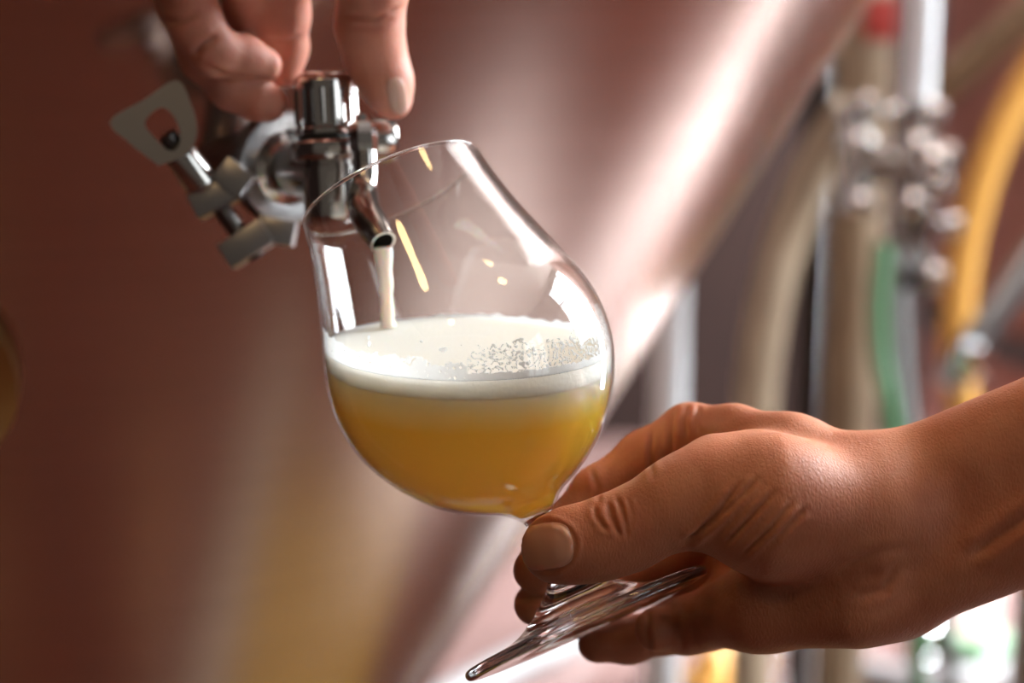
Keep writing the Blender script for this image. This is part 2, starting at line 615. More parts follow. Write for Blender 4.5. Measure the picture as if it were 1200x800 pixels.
def floor_material():
    m, nt, out = mat('red brown floor tiles')
    tc = node(nt, 'ShaderNodeTexCoord')
    br = node(nt, 'ShaderNodeTexBrick', Scale=1.0)
    br.offset = 0.0
    br.inputs['Brick Width'].default_value = 0.2
    br.inputs['Row Height'].default_value = 0.2
    br.inputs['Mortar Size'].default_value = 0.005
    br.inputs['Color1'].default_value = (0.080, 0.020, 0.011, 1)
    br.inputs['Color2'].default_value = (0.060, 0.015, 0.008, 1)
    br.inputs['Mortar'].default_value = (0.05, 0.025, 0.02, 1)
    nt.links.new(tc.outputs['Object'], br.inputs['Vector'])
    b = node(nt, 'ShaderNodeBsdfPrincipled', Roughness=0.13)
    # yellow bay and pale line added out of view to colour the tank's reflections
    sx = node(nt, 'ShaderNodeSeparateXYZ')
    mp = node(nt, 'ShaderNodeMapping')
    mp.vector_type = 'TEXTURE'
    mp.inputs['Location'].default_value = (0.30, 0.77, 0)
    mp.inputs['Rotation'].default_value = (0, 0, math.radians(-37))
    nt.links.new(tc.outputs['Object'], mp.inputs['Vector'])
    nt.links.new(mp.outputs['Vector'], sx.inputs[0])

    def between(sock, lo, hi):
        g = node(nt, 'ShaderNodeMath', operation='GREATER_THAN')
        g.inputs[1].default_value = lo
        l = node(nt, 'ShaderNodeMath', operation='LESS_THAN')
        l.inputs[1].default_value = hi
        nt.links.new(sock, g.inputs[0])
        nt.links.new(sock, l.inputs[0])
        m_ = node(nt, 'ShaderNodeMath', operation='MULTIPLY')
        nt.links.new(g.outputs[0], m_.inputs[0])
        nt.links.new(l.outputs[0], m_.inputs[1])
        return m_.outputs[0]

    def paint(prev, ylo, yhi, xlo, xhi, c):
        k = node(nt, 'ShaderNodeMath', operation='MULTIPLY')
        nt.links.new(between(sx.outputs['Y'], ylo, yhi), k.inputs[0])
        nt.links.new(between(sx.outputs['X'], xlo, xhi), k.inputs[1])
        mx = node(nt, 'ShaderNodeMix', data_type='RGBA')
        nt.links.new(k.outputs[0], mx.inputs[0])
        nt.links.new(prev, mx.inputs[6])
        mx.inputs[7].default_value = (*c, 1)
        return mx.outputs[2]

    col = paint(br.outputs['Color'], 0.06, 0.62, -0.75, -0.02, (0.19, 0.12, 0.008))
    col = paint(col, -0.05, 0.05, -0.75, 0.18, (0.19, 0.175, 0.15))
    sw = node(nt, 'ShaderNodeSeparateXYZ')
    nt.links.new(tc.outputs['Object'], sw.inputs[0])
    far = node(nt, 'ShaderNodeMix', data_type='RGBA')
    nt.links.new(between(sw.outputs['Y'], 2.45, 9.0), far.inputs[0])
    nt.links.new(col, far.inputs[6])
    far.inputs[7].default_value = (0.21, 0.13, 0.118, 1)  # far floor made paler: window glare put into its colour
    nt.links.new(far.outputs[2], b.inputs['Base Color'])
    bp = node(nt, 'ShaderNodeBump', Strength=0.3, Distance=0.002)
    nt.links.new(br.outputs['Fac'], bp.inputs['Height'])
    bp.invert = True
    nt.links.new(bp.outputs['Normal'], b.inputs['Normal'])
    nt.links.new(b.outputs['BSDF'], out.inputs['Surface'])
    return m


M['floor'] = floor_material()
M['wall'] = principled('dark red brown wall paint', (0.015, 0.0068, 0.005), 0.75, bump=(14, 0.2, 0.004), var=(3, (0.011, 0.005, 0.004), 0.8))
M['wall'].node_tree.nodes['Principled BSDF'].inputs['Specular IOR Level'].default_value = 0.15
M['ceiling'] = principled('pale ceiling', (0.32, 0.27, 0.24), 0.9)
M['frame'] = principled('grey window frame', (0.25, 0.25, 0.25), 0.5)
X0, X1, Y0, Y1, H = -2.6, 2.4, -2.6, 4.6, 3.4
quad_box('floor', (X0, Y0, -0.06), (X1, Y1, 0), M['floor'])
quad_box('ceiling', (X0, Y0, H), (X1, Y1, H + 0.1), M['ceiling'])
bm = BM()                                        # back wall; unseen door in its right corner is added for backlight
DX0, DX1, DZ = 1.42, 2.34, 3.1
box(bm, ((X0 + DX0) / 2, Y1 + 0.06, H / 2), (DX0 - X0, 0.12, H))
box(bm, ((DX1 + X1 + .12) / 2, Y1 + 0.06, H / 2), (X1 + .12 - DX1, 0.12, H))
box(bm, ((DX0 + DX1) / 2, Y1 + 0.06, (H + DZ) / 2), (DX1 - DX0, 0.12, H - DZ))
structure(link('wall_back', bm, M['wall'], None, smooth=False))
bm = BM()
for x in (DX0 + .03, DX1 - .03):
    box(bm, (x, Y1 + .05, DZ / 2), (.06, .05, DZ))
for z in (.05, 1.0, DZ - .03):
    box(bm, ((DX0 + DX1) / 2, Y1 + .05, z), (DX1 - DX0, .05, .06))
structure(link('added_backlight_door', bm, M['frame'], None, smooth=False))
quad_box('wall_left', (X0 - 0.12, Y0, 0), (X0, Y1, H), M['wall'])
# right wall with two tall window openings, plus an added fill window behind the camera
WIN = [(1.1, 2.55, 1.40, 3.25), (2.7, 3.85, 0.0, 3.25), (-1.7, -0.5, 1.0, 2.7)]


def wall_with_openings(name, x0, x1, opens):
    bm = BM()
    ys = sorted({Y0, Y1} | {v for w in opens for v in w[:2]})
    for a, b in zip(ys, ys[1:]):
        zs = [(0, H)]
        for (y0, y1, z0, z1) in opens:
            if a >= y0 - 1e-6 and b <= y1 + 1e-6:
                zs = [(0, z0), (z1, H)]
        for z0, z1 in zs:
            box(bm, ((x0 + x1) / 2, (a + b) / 2, (z0 + z1) / 2), (x1 - x0, b - a, z1 - z0))
    return structure(link(name, bm, M['wall'], None, smooth=False))


wall_with_openings('wall_right', X1, X1 + 0.12, WIN)


def area(name, loc, rot, sx, sy, power, color, spread=PI):
    L = bpy.data.lights.new(name, 'AREA')
    L.shape = 'RECTANGLE'
    L.size, L.size_y = sx, sy
    L.energy = power
    L.color = color
    L.spread = spread
    o = bpy.data.objects.new(name, L)
    COL.objects.link(o)
    o.location = loc
    o.rotation_euler = rot
    return o


for k, (y0, y1, z0, z1) in enumerate(WIN):
    bm = BM()
    yc, zc = (y0 + y1) / 2, (z0 + z1) / 2
    for y in (y0 + 0.03, (2 * y0 + y1) / 3, (y0 + 2 * y1) / 3, y1 - 0.03):
        box(bm, (X1 + 0.05, y, zc), (0.06, 0.05, z1 - z0))
    for z in (z0 + 0.03, zc + 0.3, z1 - 0.03):
        box(bm, (X1 + 0.05, yc, z), (0.06, y1 - y0, 0.05))
    structure(link('window_%d' % (k + 1), bm, M['frame'], None, smooth=False))
    area('daylight_and_fill', (X1 + 0.11, yc, zc), (0, PI / 2, 0), z1 - z0, y1 - y0, (265, 500, 16)[k], (0.88, 0.95, 1.0))  # the third, weakest one is an added fill light

area('daylight_and_fill', ((DX0 + DX1) / 2, Y1 + .11, DZ / 2), (-PI / 2, 0, 0), DX1 - DX0, DZ, 400, (0.88, 0.95, 1.0))  # rim light through the added back door

wd = bpy.data.worlds.new('world')
scene.world = wd
wd.use_nodes = True
bg = wd.node_tree.nodes['Background']
bg.inputs['Color'].default_value = (1.0, 0.86, 0.74, 1)
bg.inputs['Strength'].default_value = 0.05

scene.view_settings.view_transform = 'Standard'
scene.view_settings.look = 'None'
scene.view_settings.exposure = 0.78
scene.view_settings.gamma = 1.0
scene.view_settings.use_curve_mapping = False
scene.cycles.use_denoising = True
scene.cycles.max_bounces = 14
scene.cycles.transparent_max_bounces = 16
scene.cycles.transmission_bounces = 12
scene.cycles.sample_clamp_indirect = 6.0

# ------------------------------------------------------------------ hands: one continuous surface each
class Field:
    """Signed distance grid in camera-aligned axes (right, up, forward), meshed with surface nets."""

    def __init__(self, lo, hi, h):
        self.h = h
        self.lo = np.array(lo)
        n = np.ceil((np.array(hi) - self.lo) / h).astype(int) + 1
        self.n = n
        self.d = np.full(n, 1.0, np.float32)
        self.ax = [self.lo[i] + h * np.arange(n[i], dtype=np.float32) for i in range(3)]

    def window(self, lo, hi):
        a = np.maximum(np.floor((np.array(lo) - self.lo) / self.h).astype(int), 0)
        b = np.minimum(np.ceil((np.array(hi) - self.lo) / self.h).astype(int) + 1, self.n)
        sl = tuple(slice(int(a[i]), int(max(b[i], a[i]))) for i in range(3))
        g = np.meshgrid(*[self.ax[i][sl[i]] for i in range(3)], indexing='ij')
        return sl, g

    def blend(self, sl, d, k):
        o = self.d[sl]
        if k <= 0:
            self.d[sl] = np.minimum(o, d)
        else:
            hh = np.maximum(k - np.abs(o - d), 0) / k
            self.d[sl] = np.minimum(o, d) - hh * hh * k * 0.25

    def bone(self, a, b, ra, rb, k=0.004):
        a, b = np.array(a, np.float32), np.array(b, np.float32)
        m = max(ra, rb) + k + 0.012
        sl, (x, y, z) = self.window(np.minimum(a, b) - m, np.maximum(a, b) + m)
        ba = b - a
        t = np.clip(((x - a[0]) * ba[0] + (y - a[1]) * ba[1] + (z - a[2]) * ba[2]) / max(ba @ ba, 1e-12), 0, 1)
        d = np.sqrt((x - a[0] - t * ba[0]) ** 2 + (y - a[1] - t * ba[1]) ** 2 + (z - a[2] - t * ba[2]) ** 2) - (ra + (rb - ra) * t)
        self.blend(sl, d, k)

    def chain(self, joints, k=0.003, kroot=None):
        """joints: (point, radius) list; the whole chain is blended inside itself, then into the field."""
        s = Field.__new__(Field)
        pts = np.array([p for p, r in joints])
        rs = [r for p, r in joints]
        kr = k if kroot is None else kroot
        m = max(rs) + kr + 0.014
        sl, g = self.window(pts.min(0) - m, pts.max(0) + m)
        s.h, s.lo = self.h, np.array([self.ax[i][sl[i]][0] for i in range(3)])
        s.d = np.full(g[0].shape, 1.0, np.float32)
        s.n = np.array(s.d.shape)
        s.ax = [self.ax[i][sl[i]] for i in range(3)]
        for (p, r), (q, t) in zip(joints, joints[1:]):
            s.bone(p, q, r, t, k)
        self.blend(sl, s.d, kr)

    def mesh(self, name):
        d = self.d
        s = d < 0
        c = np.zeros(tuple(self.n - 1), np.int8)
        for i in (0, 1):
            for j in (0, 1):
                for k in (0, 1):
                    c += s[i:self.n[0] - 1 + i, j:self.n[1] - 1 + j, k:self.n[2] - 1 + k]
        mask = (c > 0) & (c < 8)
        idx = np.full(mask.shape, -1, np.int64)
        cells = np.argwhere(mask)
        idx[mask] = np.arange(len(cells))
        acc = np.zeros((len(cells), 3))
        num = np.zeros(len(cells))
        corners = [(i, j, k) for i in (0, 1) for j in (0, 1) for k in (0, 1)]
        for a in corners:
            for ax in range(3):
                if a[ax] == 0:
                    b = tuple(1 if q == ax else a[q] for q in range(3))
                    da = d[tuple((cells + a).T)]
                    db = d[tuple((cells + b).T)]
                    cr = (da < 0) != (db < 0)
                    t = np.where(cr, da / np.where(cr, da - db, 1), 0)
                    p = np.array(a)[None] + t[:, None] * (np.array(b) - np.array(a))[None]
                    acc[cr] += p[cr]
                    num += cr
        co = (cells + acc / num[:, None]) * self.h + self.lo
        quads = []
        for ax in range(3):
            u, v = [(1, 2), (2, 0), (0, 1)][ax]
            sa = [slice(1, None)] * 3
            sb = [slice(1, None)] * 3
            sa[ax] = slice(0, -1)
            A = s[tuple(sa)]
            B = s[tuple(sb)]
            e = np.argwhere(A != B) + 1
            e[:, ax] -= 1
            ok = np.all(e < np.array(mask.shape), axis=1)
            e = e[ok]
            du, dv = np.zeros(3, int), np.zeros(3, int)
            du[u], dv[v] = 1, 1
            q = np.stack([idx[tuple((e - du - dv).T)], idx[tuple((e - dv).T)], idx[tuple(e.T)], idx[tuple((e - du).T)]], 1)
            flip = ~s[tuple(e.T)]
            q[flip] = q[flip][:, ::-1]
            quads.append(q)
        quads = np.concatenate(quads)
        quads = quads[np.all(quads >= 0, axis=1)]
        return co, quads


RM = np.array([RIGHT, UP, FWD])


def cs(px, py, d):
    """Joint position in camera-aligned metres."""
    return np.array([(px - 600) / FPX * d, (400 - py) / FPX * d, d])


def mm(v):
    return v * 0.001


def smooth_co(co, quads, it=2, lam=0.5):
    n = len(co)
    for _ in range(it):
        acc = np.zeros((n, 3))
        num = np.zeros(n)
        for a, b in ((0, 1), (1, 2), (2, 3), (3, 0)):
            np.add.at(acc, quads[:, a], co[quads[:, b]])
            np.add.at(acc, quads[:, b], co[quads[:, a]])
            np.add.at(num, quads[:, a], 1)
            np.add.at(num, quads[:, b], 1)
        co = co + lam * (acc / num[:, None] - co)
    return co


def normals(co, quads):
    nn = np.cross(co[quads[:, 2]] - co[quads[:, 0]], co[quads[:, 3]] - co[quads[:, 1]])
    out = np.zeros_like(co)
    for k in range(4):
        np.add.at(out, quads[:, k], nn)
    return out / np.maximum(np.linalg.norm(out, axis=1), 1e-12)[:, None]


def seg_dist(px, py, line):
    """Pixel distance to a polyline and the parameter (0..1) along it."""
    best = np.full(len(px), 1e9)
    par = np.zeros(len(px))
    L = len(line) - 1
    for i, ((x0, y0), (x1, y1)) in enumerate(zip(line, line[1:])):
        dx, dy = x1 - x0, y1 - y0
        t = np.clip(((px - x0) * dx + (py - y0) * dy) / (dx * dx + dy * dy), 0, 1)
        dd = np.hypot(px - x0 - t * dx, py - y0 - t * dy)
        w = dd < best
        best[w] = dd[w]
        par[w] = (i + t[w]) / L
    return best, par


def carve(co, quads, lines, facing=True):
    """Press folds of skin into the surface: (polyline, depth mm, width px, side swell mm)."""
    nn = normals(co, quads)
    px = 600 + FPX * co[:, 0] / co[:, 2]
    py = 400 - FPX * co[:, 1] / co[:, 2]
    vis = np.clip(-(nn * co / np.linalg.norm(co, axis=1)[:, None]).sum(1) * 2.5, 0, 1)
    off = np.zeros(len(co))
    for line, depth, width, swell, dmax in lines:
        d, t = seg_dist(px, py, line)
        fade = np.clip(np.minimum(t, 1 - t) * 5 + 0.15, 0, 1)
        near = (co[:, 2] < dmax)
        off += near * fade * (-depth * np.exp(-(d / width) ** 2) + swell * np.exp(-((d - 2.3 * width) / (1.5 * width)) ** 2)) * 0.001
    return co + nn * (off * vis)[:, None]


def body_mesh(name, co, quads, m, base):
    w = co @ RM + np.array(CAM)
    w = w - np.array(base)
    me = bpy.data.meshes.new(name)
    me.vertices.add(len(w))
    me.vertices.foreach_set('co', w.astype(np.float32).ravel())
    me.loops.add(len(quads) * 4)
    me.loops.foreach_set('vertex_index', quads.astype(np.int32).ravel())
    me.polygons.add(len(quads))
    me.polygons.foreach_set('loop_start', np.arange(0, len(quads) * 4, 4, dtype=np.int32))
    me.update(calc_edges=True)
    me.polygons.foreach_set('use_smooth', np.ones(len(quads), bool))
    me.materials.append(m)
    o = bpy.data.objects.new(name, me)
    COL.objects.link(o)
    o.location = base
    return o


def nail_patch(hand, co, quads, outline_c, half_l, half_w, ang, mat_, name, dmax, lift=0.00025, sq=3.0, tilt=(0, 0)):
    """A curved nail: a superellipse laid on the finger as seen from the front, given thickness."""
    tree = BVHTree.FromPolygons([Vector(v) for v in co], [list(map(int, q)) for q in quads])
    bm = BM()
    NU, NV = 28, 22
    g = {}
    ca, sa = math.cos(ang), math.sin(ang)
    for i in range(NU + 1):
        for j in range(NV + 1):
            u, v = -1 + 2 * i / NU, -1 + 2 * j / NV
            lim = max(1 - abs(u) ** sq, 0) ** (1 / sq)
            vv = v * lim
            x = outline_c[0] + ca * u * half_l - sa * vv * half_w
            y = outline_c[1] + sa * u * half_l + ca * vv * half_w
            o = Vector(((x - 600) / FPX + tilt[0] * 0, (400 - y) / FPX, 1.0)).normalized()
            hit = tree.ray_cast(Vector((0, 0, 0)), o)
            if hit[0] is None or hit[0].z > dmax:
                continue
            edge = max(abs(u), abs(v))
            g[i, j] = hit[0] + hit[1] * (lift * (1 - edge ** 6) + 0.00005)
    vs = {k: bm.verts.new(Vector((p @ Vector(RM[:, 0].tolist()) if False else 0, 0, 0)) + (p.x * RIGHT + p.y * UP + p.z * FWD) + CAM) for k, p in g.items()}
    for i in range(NU):
        for j in range(NV):
            c = [(i, j), (i + 1, j), (i + 1, j + 1), (i, j + 1)]
            if all(k in vs for k in c):
                try:
                    bm.faces.new([vs[k] for k in c])
                except ValueError:
                    pass
    bmesh.ops.remove_doubles(bm, verts=bm.verts, dist=1e-6)
    bmesh.ops.smooth_vert(bm, verts=bm.verts, factor=0.5, use_axis_x=True, use_axis_y=True, use_axis_z=True)
    bmesh.ops.recalc_face_normals(bm, faces=bm.faces)
    o = link(name, bm, mat_, hand)
    sm = o.modifiers.new('thickness', 'SOLIDIFY')
    sm.thickness = 0.0004
    sm.offset = 0
    return o


# ---- right hand holding the stem
F1 = Field((-0.006, -0.120, 0.505), (0.182, 0.012, 0.645), mm(0.62))
# forearm and wrist
F1.bone(cs(1052, 572, .566), cs(1260, 488, .556), mm(17.0), mm(17.5), 0)
F1.bone(cs(1050, 676, .566), cs(1260, 588, .556), mm(17.5), mm(19.5), mm(14))
F1.bone(cs(1050, 625, .580), cs(1260, 545, .572), mm(20), mm(23), mm(14))
# palm: metacarpals and the flesh between them
F1.bone(cs(1050, 585, .570), cs(925, 530, .577), mm(17), mm(11.5), mm(12))
F1.bone(cs(1040, 620, .578), cs(905, 575, .594), mm(17), mm(12), mm(10))
F1.bone(cs(1040, 660, .578), cs(885, 645, .602), mm(16), mm(12), mm(10))
F1.bone(cs(1045, 690, .572), cs(868, 706, .596), mm(15), mm(11.5), mm(10))
F1.bone(cs(1000, 705, .560), cs(890, 712, .573), mm(14.5), mm(13.0), mm(10))
F1.bone(cs(890, 712, .573), cs(815, 728, .592), mm(13.0), mm(8.6), mm(8))
# thenar eminence
F1.bone(cs(1010, 600, .556), cs(900, 592, .551), mm(18), mm(20.5), mm(14))
F1.bone(cs(900, 592, .551), cs(815, 580, .551), mm(20.5), mm(13.5), mm(10))
F1.bone(cs(870, 545, .566), cs(835, 540, .562), mm(10), mm(8), mm(10))
# index finger, over the top and round behind the stem
F1.chain([(cs(930, 528, .578), mm(11)), (cs(860, 508, .590), mm(9.2)), (cs(808, 506, .599), mm(9.2)), (cs(755, 536, .601), mm(8.6)), (cs(700, 577, .598), mm(8.3)), (cs(655, 625, .590), mm(7.8)), (cs(627, 668, .580), mm(7.2))], mm(4), mm(7))
# middle finger, its tip low on the far side of the stem
F1.chain([(cs(905, 575, .594), mm(11)), (cs(850, 606, .612), mm(9.4)), (cs(795, 645, .618), mm(9)), (cs(720, 676, .609), mm(8.2)), (cs(662, 694, .597), mm(7.8)), (cs(627, 708, .586), mm(7))], mm(4), mm(4))
# ring and little fingers under the foot
F1.chain([(cs(885, 650, .602), mm(11)), (cs(838, 694, .618), mm(9.2)), (cs(785, 736, .619), mm(8.4)), (cs(738, 750, .6155), mm(7.6)), (cs(700, 753, .6125), mm(6.9))], mm(4), mm(4))
F1.chain([(cs(868, 706, .596), mm(11)), (cs(832, 728, .598), mm(8.6)), (cs(800, 735, .592), mm(8)), (cs(770, 737, .586), mm(7.4))], mm(4), mm(6))
# thumb along the near side of the stem
F1.chain([(cs(830, 578, .551), mm(13)), (cs(780, 597, .550), mm(11.8)), (cs(735, 621, .550), mm(11.8)), (cs(698, 634, .5490), mm(11.2)), (cs(662, 640, .5485), mm(10.4)), (cs(648, 643, .5495), mm(9.4))], mm(6), mm(8))
co1, q1 = F1.mesh('hand')
co1 = smooth_co(co1, q1, 3)
T = 0.565
co1 = carve(co1, q1, [
    ([(713, 588), (716, 604), (722, 618), (727, 628)], 0.9, 3.0, 0.35, T),
    ([(697, 592), (698, 604), (706, 616), (713, 622)], 0.6, 2.6, 0.3, T),
    ([(722, 582), (729, 596), (733, 612), (735, 630)], 0.7, 2.6, 0.3, T),
    ([(735, 584), (740, 600), (740, 622)], 0.35, 2.2, 0.15, T),
    ([(802, 636), (816, 626), (845, 596), (868, 566)], 1.15, 3.6, 0.7, T),
    ([(826, 622), (860, 590), (888, 560)], 0.8, 3.0, 0.5, T),
    ([(848, 640), (880, 606), (908, 575)], 0.75, 3.0, 0.5, T),
    ([(868, 652), (905, 618), (928, 588)], 0.7, 3.0, 0.45, T),
    ([(900, 640), (930, 610), (944, 596)], 0.6, 3.2, 0.4, T),
    ([(1135, 655), (1165, 632), (1200, 608), (1230, 590)], 1.2, 7.0, 0.8, 0.6),
    ([(985, 668), (1020, 650), (1060, 640)], 0.5, 5.0, 0.4, 0.6),
    ([(1000, 700), (1035, 690), (1052, 660)], 0.5, 5.0, 0.4, 0.6),
    ([(764, 503), (762, 530), (764, 560)], 1.1, 3.0, 0.4, 0.62),
    ([(789, 482), (786, 505), (787, 535)], 0.8, 3.0, 0.3, 0.62),
    ([(806, 474), (802, 492), (803, 515)], 0.7, 3.0, 0.3, 0.62),
    ([(820, 474), (815, 490), (817, 506)], 0.5, 3.0, 0.3, 0.62),
    ([(692, 548), (700, 570), (702, 590)], 0.4, 3.0, 0.2, 0.62),
    ([(598, 699), (618, 702), (640, 700)], 1.3, 3.5, 0.3, 0.62),
    ([(760, 712), (758, 740), (762, 768)], 0.8, 3.5, 0.3, 0.62),
    ([(800, 700), (797, 735), (800, 765)], 0.5, 3.5, 0.3, 0.62),
], True)
# nail bed: a shallow groove round the thumbnail
ang1 = math.radians(-8)
ring = [(641 + 33 * math.cos(a) * math.cos(ang1) - 28.5 * math.sin(a) * math.sin(ang1), 640 + 33 * math.cos(a) * math.sin(ang1) + 28.5 * math.sin(a) * math.cos(ang1)) for a in np.linspace(-2.2, 2.2, 24)]
co1 = carve(co1, q1, [(ring, 0.55, 2.4, 0.35, T)])
base1 = at(1052, 620, .57)
hand = body_mesh('hand', co1, q1, M['skin'], base1)
tag(hand, 'tanned hand reaching in from the right, pinching the glass stem between thumb and fingers', 'hand', 'hands')
nail_patch(hand, co1, q1, (641, 640), 31.5, 27, ang1, M['nail'], 'thumbnail', T, sq=3.2)

# ---- left hand on the valve knob, seen from the palm side
F2 = Field((-0.150, 0.070, 0.415), (0.000, 0.250, 0.690), mm(0.9))
DB = 0.0
# palm, wrist and forearm above the picture
F2.bone(cs(285, -95, .606), cs(330, -260, .574), mm(11), mm(17), 0)
F2.bone(cs(335, -100, .607), cs(350, -260, .574), mm(11), mm(17), mm(12))
F2.bone(cs(225, -75, .608), cs(305, -250, .568), mm(11), mm(17), mm(12))
F2.bone(cs(205, -50, .606), cs(290, -240, .562), mm(10), mm(16), mm(12))
F2.bone(cs(430, -85, .612), cs(360, -250, .562), mm(15), mm(18), mm(14))
F2.bone(cs(330, -270, .566), cs(300, -560, .455), mm(20), mm(23), mm(18))
F2.bone(cs(350, -270, .560), cs(330, -560, .445), mm(19), mm(22), mm(18))
# thumb
F2.chain([(cs(425, -95, .612), mm(14)), (cs(437, -20, .618), mm(12.0)), (cs(433, 30, .626), mm(11.4)), (cs(440, 66, .634), mm(10.4)), (cs(453, 98, .636), mm(9.0)), (cs(460, 119, .637), mm(6.6))], mm(5), mm(9))
# index finger to the far side of the knob
F2.chain([(cs(338, -105, .607), mm(10.5)), (cs(338, -40, .624), mm(9.3)), (cs(333, 18, .642), mm(8.9)), (cs(335, 56, .653), mm(7.9)), (cs(335, 84, .654), mm(5.8))], mm(4), mm(7))
# middle finger behind
F2.chain([(cs(292, -100, .604), mm(10)), (cs(284, -40, .620), mm(9)), (cs(290, 15, .641), mm(8.2)), (cs(308, 50, .653), mm(7.4)), (cs(318, 72, .655), mm(6))], mm(4), mm(7))
# ring finger bent across the front
F2.chain([(cs(222, -85, .607), mm(10.5)), (cs(214, -25, .614), mm(9.4)), (cs(228, 25, .618), mm(9.2)), (cs(250, 60, .623), mm(8.6)), (cs(285, 68, .631), mm(7.8)), (cs(310, 76, .635), mm(6.2))], mm(3.5), mm(6))
# little finger below it
F2.chain([(cs(205, -60, .604), mm(9.5)), (cs(212, 0, .624), mm(8.6)), (cs(238, 68, .638), mm(8.2)), (cs(272, 103, .640), mm(7.8)), (cs(302, 117, .641), mm(7.3)), (cs(316, 121, .642), mm(6.4))], mm(3.5), mm(2.5))
co2, q2 = F2.mesh('hand')
co2 = smooth_co(co2, q2, 2)
co2 = carve(co2, q2, [
    ([(180, 24), (205, 26), (232, 18)], 1.1, 3.5, 0.4, 0.66),
    ([(226, 66), (238, 52), (256, 42)], 1.6, 4.0, 0.5, 0.66),
    ([(404, 18), (440, 22), (470, 8)], 0.9, 3.5, 0.4, 0.66),
    ([(406, 30), (440, 32), (466, 20)], 0.5, 3.5, 0.3, 0.66),
    ([(240, 78), (265, 90), (290, 94), (325, 96)], 1.5, 3.5, 0.3, 0.66),
    ([(308, 46), (335, 50), (355, 42)], 0.6, 4.0, 0.3, 0.68),
])
base2 = at(330, -270, .566)
hand2 = body_mesh('hand', co2, q2, M['skin_pale'], base2)
tag(hand2, 'blurred hand reaching down from the top edge, fingertips turning the valve knob', 'hand', 'hands')
nail_patch(hand2, co2, q2, (466, 112), 22, 11, math.radians(78), M['nail_pale'], 'thumbnail', 0.70, sq=2.6)

# ------------------------------------------------------------------ sampling valve on the tank
VU = 0.662 / FPX
TAP = at(318, 195, 0.676)                        # centre of the clamp
TAPN = on_cone(318, 195)[1]
valve = thing('sampling_valve', TAP, 'polished sampling valve with wing nut clamp on the tank, its spout inside the glass', 'valve')
vbase = at(390, 262, 0.646)
vaxis = at(379, 84, 0.642) - vbase
vn = vaxis.normalized()
VL = vaxis.length / 179.0


def vp(p):
    return [(s * VL, r * VL) for s, r in p]


neck_to = vbase + vn * (62 * VL)
tap_dir = (neck_to - TAP).normalized()
# weld ferrule and clamp ring
bm = lathe(BM(), TAP - tap_dir * 0.004, tap_dir, [(-0.06, 0), (-0.06, 0.0125), (0.003, 0.0125), (0.007, 0.0165), (0.0085, 0.0172), (0.0115, 0.0172), (0.0120, 0.0150), (0.0120, 0.0)], 64)
link('ferrule', bm, M['satin'], tank)
bm = lathe(BM(), TAP, tap_dir, [(.0050, .0177), (.0045, .0200), (.0060, .0216), (.0112, .0216), (.0128, .0205), (.0132, .0152), (.0128, .0143), (.0094, .0143), (.0090, .0152), (.0088, .0177)], 64, closed=True)
clamp = link('clamp', bm, M['satin'], valve)
# clamp ears, bolt and wing nut
ED = 0.657


def ed(y):
    return 0.640 + (y - 145) * 0.00017


def cam_rot(deg, yaw=0):
    """Rotation whose local x runs along an image direction (clockwise degrees from right), y across it, z to the camera."""
    c, s = math.cos(math.radians(deg)), math.sin(math.radians(deg))
    ex = c * RIGHT - s * UP
    ey = s * RIGHT + c * UP
    return (Matrix((ex, ey, -FWD)).transposed() @ Matrix.Rotation(math.radians(yaw), 3, 'Y')).to_4x4()


u = ED / FPX
bm = BM()
box(bm, at(254, 231, ed(231)), (58 * u, 31 * u, 42 * u), cam_rot(-28), 0.0012)
box(bm, at(275, 209, ed(209) + 0.001), (34 * u, 40 * u, 34 * u), cam_rot(-52), 0.0012)
link('clamp_ear', bm, M['satin'], valve)
bm = BM()
box(bm, at(290, 286, ed(286)), (60 * u, 33 * u, 42 * u), cam_rot(-33), 0.0012)
box(bm, at(324, 271, ed(271) + 0.003), (46 * u, 30 * u, 34 * u), cam_rot(10), 0.0012)
link('clamp_ear', bm, M['satin'], valve)
bm = tube(BM(), [at(196, 158, ed(158)), at(300, 300, ed(300))], 11 * u, 20)
bolt = link('bolt', bm, M['dark_steel'], valve)
bdir = (at(300, 300, ed(300)) - at(196, 158, ed(158))).normalized()
bm = lathe(BM(), at(205, 172, ed(172)), bdir, [(0, 0), (0, 14 * u), (6 * u, 17 * u), (12 * u, 19 * u), (52 * u, 21 * u), (54 * u, 19 * u), (54 * u, 0)], 32)
nut = link('wing_nut', bm, M['steel'], valve)
out_px = [(186, 194), (150, 166), (129, 142), (168, 117), (207, 94), (224, 122), (231, 150), (226, 172), (213, 184)]
hole_px = [(196, 176), (180, 160), (170, 146), (176, 134), (190, 126), (202, 134), (210, 150), (211, 166), (205, 176)]
bm = BM()


def loop_pts(px, d, n=72):
    c = (192, 152)
    P = spline([Vector((x, y, 0)) for x, y in px + px[:1]], 12)
    ang = sorted((math.atan2(q.y - c[1], q.x - c[0]), q.x, q.y) for q in P)
    res = []
    for k in range(n):
        a = -PI + 2 * PI * (k + 0.5) / n
        w = min(ang, key=lambda t: abs(t[0] - a))
        res.append(at(w[1], w[2], d))
    return res


LO = [[bm.verts.new(p) for p in loop_pts(px, d)] for px, d in ((out_px, 0.6385), (hole_px, 0.6385), (hole_px, 0.6425), (out_px, 0.6425))]
for a, b in ((0, 1), (1, 2), (2, 3), (3, 0)):
    for k in range(72):
        q = (k + 1) % 72
        bm.faces.new((LO[a][k], LO[a][q], LO[b][q], LO[b][k]))
bmesh.ops.remove_doubles(bm, verts=bm.verts, dist=1e-5)
bmesh.ops.recalc_face_normals(bm, faces=bm.faces)
wing = link('wing', bm, M['satin'], nut, smooth=False)
